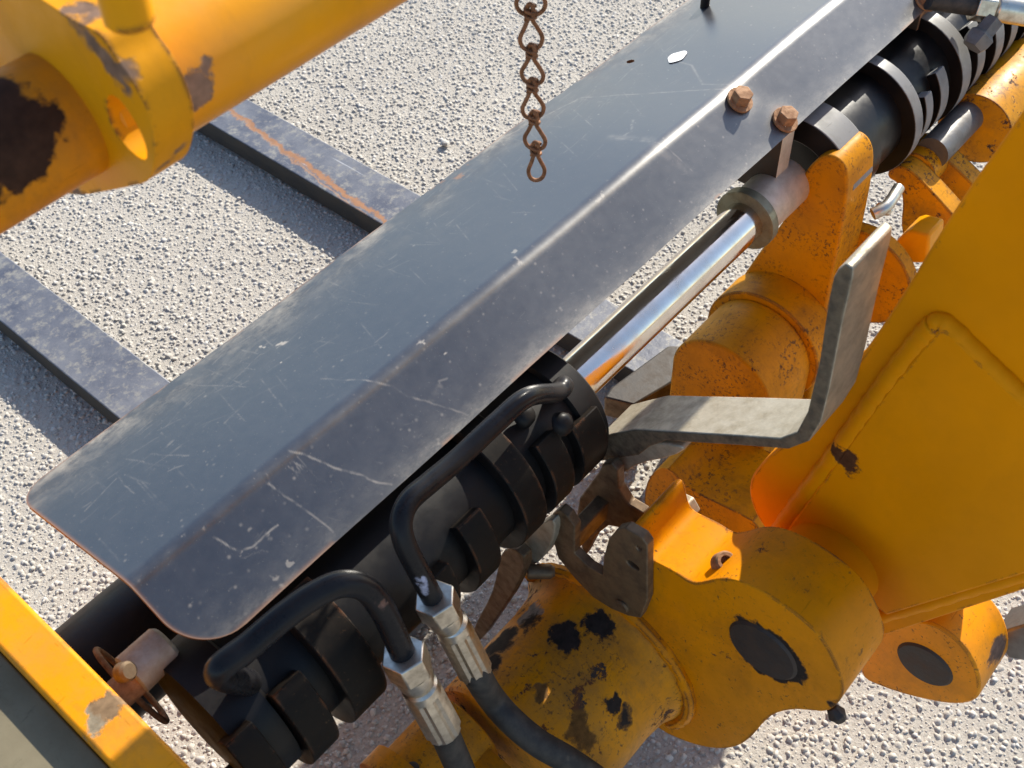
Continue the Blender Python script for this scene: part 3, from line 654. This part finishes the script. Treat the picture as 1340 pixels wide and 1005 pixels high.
# upright lug taking the rod end
M_yel_up = paint('yellow upright paint', (.62, .255, .0005), chip=.62, chipscale=30, speck=.57, dirt=.55, dirtcol=(.20, .09, .02), rough=.42, spec=.10, edge=.2, patches=[(P(985, 397, x=1.10), .016, RU), (P(905, 610, x=1.0), .02, RU), (P(885, 645, x=1.0), .018, RU)])
up = [(1040, 250), (1052, 226), (1068, 208), (1084, 202), (1100, 210), (1109, 228), (1108, 257), (1101, 301), (1085, 380), (1068, 470), (1052, 560), (1030, 680), (900, 690), (905, 560), (930, 430), (985, 340), (1030, 285)]
XU = 1.205
bev(link('upright_lug', prism(smooth_poly(PL(up, x=XU), 2), (.075, 0, 0)), M_yel_up, car), .004, 3)
# round-topped lug in front of it
XB = 1.03
bc = P(942, 508, x=XB); br = .090
pts = [bc+np.array([0, br*math.cos(R(a_)), br*math.sin(R(a_))]) for a_ in range(-10, 181, 10)]
bl = P(873, 640, x=XB); pts = [np.array([XB, pts[0][1], .12])]+pts+[np.array([XB, bl[1], .12])]
pts = [np.array([XB, bc[1]-br, .04])]+[bc+np.array([0, -br*math.cos(R(a_)), br*math.sin(R(a_))]) for a_ in range(0, 181, 8)]+[np.array([XB, bc[1]+br, .04])]
bev(link('boss_lug', prism(pts, (.115, 0, 0)), M_yel_up, car), .004, 3)
link('boss_collar', xcyl(XB+.115, XU+.002, bc[1], bc[2], br+.012, 48), M_yel_up, car)
link('foot_gusset', prism(smooth_poly(PL([(842, 632), (870, 605), (900, 640), (960, 668), (1000, 690), (1000, 760), (860, 760), (846, 690)], x=.90), 2), (.13, 0, 0)), M_yel_up, car)
link('far_disc', xcyl(XU+.075, XU+.10, P(1120, 365, x=XU+.07)[1], P(1120, 365, x=XU+.07)[2], .088, 48), M_yel_up, car)

# ------------------------------------------------------------------ bent bar
BX = .684
inner = [(800, 580), (783, 572), (806, 567), (830, 562), (864, 564), (964, 570), (1020, 574), (1042, 566), (1056, 540), (1072, 472), (1084, 392), (1090, 364), (1096, 353), (1106, 345)]
outer = [(1116, 352), (1115, 364), (1101, 425), (1085, 508), (1074, 552), (1058, 578), (1032, 588), (964, 583), (872, 577), (850, 585), (836, 596), (786, 604), (780, 606)]
bar = empty('bent_bar', P(960, 575, x=BX), 'grey galvanised steel bar bent into an L in front of the boss lug', 'steel bar')
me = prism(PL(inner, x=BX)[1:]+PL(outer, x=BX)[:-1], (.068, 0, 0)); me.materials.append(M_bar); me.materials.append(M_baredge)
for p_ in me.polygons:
    if abs(p_.normal.x) > .9: p_.material_index = 1  # X faces browner: oxidised cut edge plus shade put into the colour
bev(link('bar', me, None, bar), .002, 2)
bev(link('mounting_tab', prism(smooth_poly(PL([(792, 596), (815, 578), (870, 580), (900, 586), (880, 598), (838, 606), (812, 622), (794, 618)], x=BX+.002), 1), (.045, 0, 0)), M_bar, bar), .002)

# ------------------------------------------------------------------ latch bracket bolted to the pivot lug
lt = empty('latch_bracket', P(800, 760, x=XP-.012), 'brown steel latch bracket with two slotted prongs bolted on the pivot lug', 'bracket')
fp = [(723, 672), (732, 667), (743, 676), (752, 690), (751, 724), (770, 742), (788, 753), (790, 728), (796, 706), (806, 694), (818, 691), (840, 704), (847, 714), (847, 786), (838, 809), (822, 806), (800, 797), (776, 782), (752, 757), (730, 730), (724, 708)]
hc = P(836, 718, x=XP-.014); h2 = P(828, 740, x=XP-.014)
hol = [[hc+.0042*np.array([0, math.cos(a_), math.sin(a_)]) for a_ in np.linspace(0, 6.283, 12, endpoint=False)], [h2+np.array([0, .0095*math.cos(a_), .006*math.sin(a_)]) for a_ in np.linspace(0, 6.283, 14, endpoint=False)]]
bev(link('front_plate', prism_holes(PL(fp, x=XP-.014), (.013, 0, 0), hol), M_brown, lt), .0015)
for (u, v, r) in ((815, 792, .010),):
    q = P(u, v, x=XP-.014); link('bolt_head', lathe([(-.004, r*.8), (-.002, r), (.004, r)], q, (1, 0, 0), 20), M_brown, lt)
rp = [(752, 688), (758, 652), (782, 620), (788, 608), (800, 606), (808, 616), (809, 640), (822, 660), (842, 672), (838, 690), (818, 692), (796, 688), (780, 700), (765, 728)]
bev(link('rear_plate', prism(PL(rp, x=XP+.062), (.014, 0, 0)), M_brown, lt), .002)
bev(link('spacer', prism(PL([(740, 690), (756, 700), (754, 722), (744, 712)], x=XP-.001), (.064, 0, 0)), M_brown, lt), .002)
lv = empty('bent_lever', P(650, 780, x=.545), 'rusty brown bent lever hanging below the cylinder barrel', 'lever')
bev(link('lever_arm', prism(smooth_poly(PL([(654, 724), (672, 716), (690, 734), (676, 770), (652, 806), (630, 838), (614, 846), (620, 820), (642, 780), (650, 750)], x=.545), 1), (.016, 0, 0)), M_brown, lv), .002)
bev(link('lever_head', prism(smooth_poly(PL([(670, 716), (690, 700), (706, 688), (722, 678), (727, 690), (722, 712), (708, 734), (690, 744), (676, 738)], x=.575), 1), (.02, 0, 0)), M_bar, lv), .002)
link('stub_pin', lathe([(0, .008), (.002, .010), (.03, .010), (.036, .006)], P(690, 748, x=.56), (.5, -.6, 0), 16), M_brown, lv)

# ------------------------------------------------------------------ boom
BXF = .760
boom = empty('boom', (BXF+.1, .2, .45), 'large yellow welded boom arm in shade rising at the right', 'boom arm')
face = [(1385, 75), (1340, 144), (1244, 280), (1172, 402), (1110, 490), (1040, 568), (995, 606), (978, 632), (985, 668), (1010, 705), (1050, 740), (1110, 790), (1150, 832), (1340, 772), (1480, 725), (1620, 420), (1500, 60)]
bev(link('side_plate', prism(smooth_poly(PL(face, x=BXF), 2), (.19, 0, 0)), M_yel_clean, boom), .003)
# raised reinforcing panel with weld seam
pan = [(1024, 700), (1090, 610), (1160, 512), (1226, 432), (1236, 430), (1340, 530), (1420, 606), (1470, 690), (1340, 752), (1160, 806), (1140, 790), (1110, 752), (1070, 720)]
bev(link('raised_panel', prism(PL(pan, x=BXF-.012), (.013, 0, 0)), M_yel_clean, boom), .003)
def bead(pts, x, r, closed=False, name='weld_bead'):
    path = catmull(PL(pts, x=x), 14); rad = [r*(1.25+.05*math.sin(i*1.1)+.08*random.random()) for i in range(len(path))]
    return link(name, sweep(path, rad, 12, jitter=.04), M_yel_clean, boom, smooth=80)
bead([(1020, 696), (1048, 656), (1088, 604), (1130, 546), (1160, 504), (1200, 452), (1226, 424)], BXF-.001, .0095)
bead([(1226, 424), (1240, 424), (1290, 472), (1340, 520), (1400, 580)], BXF-.001, .0085)
bead([(1018, 702), (1046, 704), (1080, 722), (1112, 752), (1136, 786), (1148, 812)], BXF-.001, .0085)
bead([(1150, 806), (1220, 786), (1290, 764), (1380, 738)], BXF-.001, .0075)
bev(link('lower_strip', prism(PL([(1152, 812), (1340, 756), (1420, 730), (1420, 760), (1340, 772), (1156, 832)], x=BXF-.006), (.008, 0, 0)), M_yel_clean, boom), .002)
link('pivot_boss', xcyl(XP+.0885, BXF+.001, pc[1], pc[2], .060, 48), M_yel_clean, boom)

# second pivot lug under the boom
XQ = .80
q2 = [(1122, 885), (1135, 850), (1170, 815), (1215, 812), (1255, 838), (1276, 868), (1284, 900), (1278, 918), (1250, 923), (1205, 915), (1160, 902)]
ql = empty('lower_pivot_lug', P(1210, 880, x=XQ), 'small yellow pivot lug with dark pin under the boom', 'lug')
qpatch = [(P(u, v, x=XQ+.05), r, (.12, .075, .06)) for u, v, r in ((1290, 880, .022), (1262, 835, .016), (1300, 850, .02))]
M_yel_q = paint('yellow lower lug paint', (.80, .275, .0005), chip=.63, chipscale=26, speck=.62, dirt=.35, rough=.36, edge=.22, patches=qpatch)
bev(link('lug_body', prism(smooth_poly(PL(q2, x=XQ), 2), (.08, 0, 0)), M_yel_q, ql), .003)
link('lug_pin', lathe([(0, .034), (.003, .037), (.09, .037)], P(1210, 869, x=XQ)-np.array([.003, 0, 0]), (1, 0, 0), 36), M_pin, ql)
bev(link('dark_link', prism(PL([(1300, 830), (1340, 818), (1380, 820), (1380, 870), (1320, 862)], x=XQ+.09), (.05, 0, 0)), M_rod2, ql), .003)

# ------------------------------------------------------------------ far lugs and shaft beyond the upright
far = empty('far_carriage_lugs', P(1230, 260, x=1.5), 'rust flecked yellow lugs and tube of the carriage beyond the upright', 'lugs')
M_yel_far = paint('rust flecked yellow paint', (.66, .275, .002), chip=.58, chipscale=36, speck=.57, dirt=.7, dirtcol=(.15, .075, .025), rough=.42, edge=.3)
bev(link('near_lug', prism(smooth_poly(PL([(1160, 232), (1164, 220), (1180, 217), (1196, 226), (1230, 262), (1256, 292), (1244, 330), (1190, 330), (1178, 300), (1182, 262), (1176, 240)], x=1.42), 2), (.035, 0, 0)), M_yel_far, far), .002)
bev(link('far_lug', prism(smooth_poly(PL([(1180, 200), (1190, 188), (1212, 186), (1236, 206), (1268, 236), (1290, 260), (1270, 290), (1225, 270), (1200, 240)], x=1.50), 2), (.035, 0, 0)), M_yel_far, far), .002)
link('lug_disc', lathe([(0, .03), (.002, .034), (.05, .034)], P(1196, 226, x=1.455), (1, 0, 0), 36), M_yel_far, far)
fa, fb = P(1228, 192, x=1.5), P(1268, 150, x=1.66)
link('link_shaft', lathe([(0, .026), (.24, .026)], fa-np.array([.02, 0, 0]), (1, 0, 0), 36), M_rod2, far)
link('far_tube', lathe([(0, .045), (.004, .062), (.6, .062)], (1.60, fa[1]-.015, fa[2]-.02), (1, 0, 0), 48), M_yel_far, far)
link('grease_elbow', sweep(catmull([P(1142, 280, d=1.62), P(1160, 270, d=1.62), P(1176, 246, d=1.64)], 6), .009, 12), M_zinc, far)
link('grease_nipple', lathe([(0, .008), (.02, .008), (.022, .006)], P(1150, 272, d=1.63), (.6, -.4, -.4), 12), M_zinc, far)
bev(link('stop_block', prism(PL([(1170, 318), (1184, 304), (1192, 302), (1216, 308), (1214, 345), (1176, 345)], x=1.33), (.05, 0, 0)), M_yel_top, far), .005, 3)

# ------------------------------------------------------------------ steel rails seen through the gap under the rod
me = prism(PL([(790, 520), (800, 506), (874, 452), (890, 452), (880, 500), (830, 530)], z=.13), (0, 0, -.05)); me.materials.append(M_brown); me.materials.append(M_dark)
for p_ in me.polygons:
    if abs(p_.normal.z) > .9: p_.material_index = 1
tag(bev(link('steel_rail', me, None), .004), 'brown dirty rail glimpsed under the chromed rod', 'rail')

# ------------------------------------------------------------------ yellow ram at the upper left
ra = P(337, 8, d=.78); ry, rz = ra[1], ra[2]; RR = .0486
ram = empty('yellow_ram', (.45, ry, rz-.08), 'glossy yellow ram with slotted ear and rusty chipped collar at upper left', 'ram')
rustR = (.23, .14, .095)
rp_ = [(HX(u, v, ry, rz, RR), r*.8, rustR) for u, v, r in ((247, 130, .021), (262, 118, .014), (278, 94, .008), (245, 152, .014))]
M_yel_ram = paint('chipped glossy ram paint', (.78, .315, .001), chip=.74, chipscale=12, speck=.78, dirt=.16, dirtcol=(.3, .17, .05), rough=.34, patches=rp_, rust=(.2, .09, .04), coat=.45)
def rx(u, v): return P(u, v, y=ry)[0]
link('ram_barrel', xcyl(.262, 1.7, ry, rz, RR, 72), M_yel_ram, ram)
XE = .256
ear = [(40, -10), (100, 30), (112, 34), (134, 46), (150, 74), (170, 100), (188, 132), (202, 170), (204, 205), (196, 238), (170, 244), (98, 258), (76, 246), (60, 200), (20, 120), (-40, 40), (-20, -40)]
slot = [(140, 124), (152, 126), (166, 142), (182, 168), (192, 194), (192, 210), (182, 208), (164, 192), (148, 168), (140, 146)]
earp = smooth_poly(PL(ear, x=XE), 2); slotp = smooth_poly(PL(slot, x=XE), 1)
epatch = [(P(u, v, x=XE+.012), r, rustR) for u, v, r in ((122, 32, .011), (138, 48, .012), (154, 68, .013), (170, 88, .013), (186, 106, .010), (214, 205, .007))]+[(P(u, v, x=XE), r, rustR) for u, v, r in ((116, 50, .008), (130, 66, .009), (146, 84, .009), (162, 96, .008), (100, 248, .012), (132, 192, .003))]
M_yel_ear = paint('chipped ear paint', (.74, .30, .001), chip=.76, chipscale=14, speck=.80, dirt=.2, dirtcol=(.3, .15, .03), rough=.42, edge=.12, patches=epatch)
bev(link('slotted_ear', prism_holes(earp, (.029, 0, 0), [slotp]), M_yel_ear, ram), .0025, 3)
spatch = [(HX(u, v, ry+.014, rz-.009, .042), r*.8, (.06, .026, .014)) for u, v, r in ((10, 165, .034), (24, 200, .026), (5, 130, .022), (30, 230, .010), (0, 260, .014), (45, 180, .012))]
M_yel_slv = paint('half rusted sleeve paint', (.70, .24, .002), chip=.66, chipscale=20, speck=.7, dirt=.4, rough=.4, patches=spatch)
link('rusty_sleeve', lathe([(0, .042), (.26, .042)], (0.0, ry+.014, rz-.009), (1, 0, 0), 48), M_yel_slv, ram)
link('top_boss', lathe([(0, .010), (.003, .0125), (.06, .0125)], P(172, 34, x=XE-.012), (.1, .05, 1), 28), M_yel_ear, ram)

# ------------------------------------------------------------------ side frame at the lower left
FZ = .70
fr = empty('side_frame', (.066, .6, .3), 'yellow steel side frame with grey inner face at the lower left corner', 'side frame')
fpatch = [(P(u, v, z=FZ), r, c_) for u, v, r, c_ in ((128, 938, .010, (.30, .24, .16)), (140, 925, .009, (.24, .15, .08)), (118, 950, .007, (.3, .24, .16)))]
M_yel_fr = paint('faded yellow frame paint', (.74, .27, .003), chip=.74, chipscale=14, speck=.75, dirt=.5, dirtcol=(.25, .16, .07), rough=.4, edge=.16, patches=fpatch)
def ztop(y): return FZ
a = P(0, 738, z=FZ); b = P(232, 1005, z=FZ); 
x0, x1 = .0358, .0785
me = prism([(x0, .40, .10), (x0, 1.10, .10), (x0, 1.10, FZ), (x0, .40, FZ)], (x1-x0, 0, 0))
bev(link('flange_bar', me, M_yel_fr, fr), .004, 3)
M_tan = paint('dull khaki panel paint', (.20, .17, .11), chip=.8, speck=.8, dirt=.5, dirtcol=(.1, .08, .05), rough=.5)
bev(link('inner_panel', box((x0-.34, .3, .40), (x0-.0005, 1.15, FZ-.022)), M_tan, fr), .002)
lp = empty('linch_pin', P(190, 868, y=.62), 'grey pin with rusty ring beside the yellow side frame', 'pin')
q = P(190, 868, y=.625); 
link('pin_head', lathe([(0, .020), (.002, .0225), (.042, .0215), (.046, .018)], (q[0]-.018, q[1], q[2]), (1, .05, -.02), 36), M_pingrey, lp)
link('pin_shank', lathe([(0, .016), (.06, .016)], (x1-.002, q[1]-.004, q[2]-.004), (1, 0, 0), 28), M_rust, lp)
rc = P(172, 897, d=1.16); e1 = AX[0]*.70-AX[1]*.71; vd_ = (rc-CAM)/np.linalg.norm(rc-CAM); e2 = vd_*.98+(AX[0]*.71+AX[1]*.70)*.13
ring = [rc+.052*(math.cos(t_)*e1+.8*math.sin(t_)*e2) for t_ in np.linspace(0, 2*math.pi, 48, endpoint=False)]
link('split_ring', sweep(ring, .0032, 10, closed=True), M_rust, lp)
link('rivet', lathe([(0, .010), (.010, .0095), (.013, .007)], P(160, 880, y=.612), (.3, -.6, .5), 20), M_brown, lp)

# ------------------------------------------------------------------ hanging chain: knotted wire links
ch = empty('hanging_chain', P(696, 228, d=1.0), 'rusty chain of twisted wire links hanging over the guard plate', 'chain')
top = P(693, 8, d=1.0); d0 = AX[2]
right = AX[0]; upv = np.array([0, 0, 1.])
side = np.array([right[0], right[1], 0]); side /= np.linalg.norm(side); fwd = np.cross(upv, side)
base_ch = P(694, 8, d=1.0)
def zpx(v): return P(694, v, y=None, x=base_ch[0])[2]
def link_mesh(zt, zb, rot=0, sc=1.0, wob=0):
    """one wire link: wide lower loop, narrow waist, doubled knot at the top"""
    h = zt-zb; W = .0104*sc
    pr = [(-.0016, 0), (-.0026, .14), (-.0020, .30), (-.55*W, .50), (-.98*W, .72), (-.85*W, .90), (-.35*W, 1.0), (.35*W, 1.0), (.85*W, .90), (.98*W, .72), (.55*W, .50), (.0020, .30), (.0026, .14), (.0016, 0)]
    c0 = np.array([base_ch[0], base_ch[1], zt]); pts = []
    for i, (sx, t_) in enumerate(pr):
        dep = .0032*math.sin(i/len(pr)*math.pi*2)*(1 if t_ < .4 else .3)
        sdir = side*math.cos(rot)+fwd*math.sin(rot)
        pts.append(c0+sdir*(sx+wob)-upv*h*t_+fwd*dep)
    return sweep(catmull(pts, 5, closed=True), .0021, 10, closed=True)
zs = [zpx(v) for v in (-42, 6, 58, 102, 144, 184)]; ze = [zpx(v) for v in (19, 64, 108, 152, 192, 232)]
ofs = [.0005, -.0002, .0, -.0004, .0006, .0012]
for i in range(6):
    lk = link('link', link_mesh(zs[i], ze[i], rot=(.15 if i % 2 else -.2) if i else 0, sc=(1.25 if i == 0 else .8 if i == 5 else 1.0), wob=ofs[i]), M_chain, ch, smooth=60)
    if i:                                                          # the wire wound round the waist
        zc = zs[i]-(zs[i]-ze[i])*.04; kn = []
        for k in range(46):
            t_ = k/45; a_ = t_*2*math.pi*2.5; kn.append(np.array([base_ch[0], base_ch[1], zc-t_*(zs[i]-ze[i])*.30])+side*(.0046*math.cos(a_)+ofs[i])*1.0+fwd*.0046*math.sin(a_)+side*0)
        link('wound_wire', sweep(kn, .0017, 8), M_chain, lk, smooth=60)
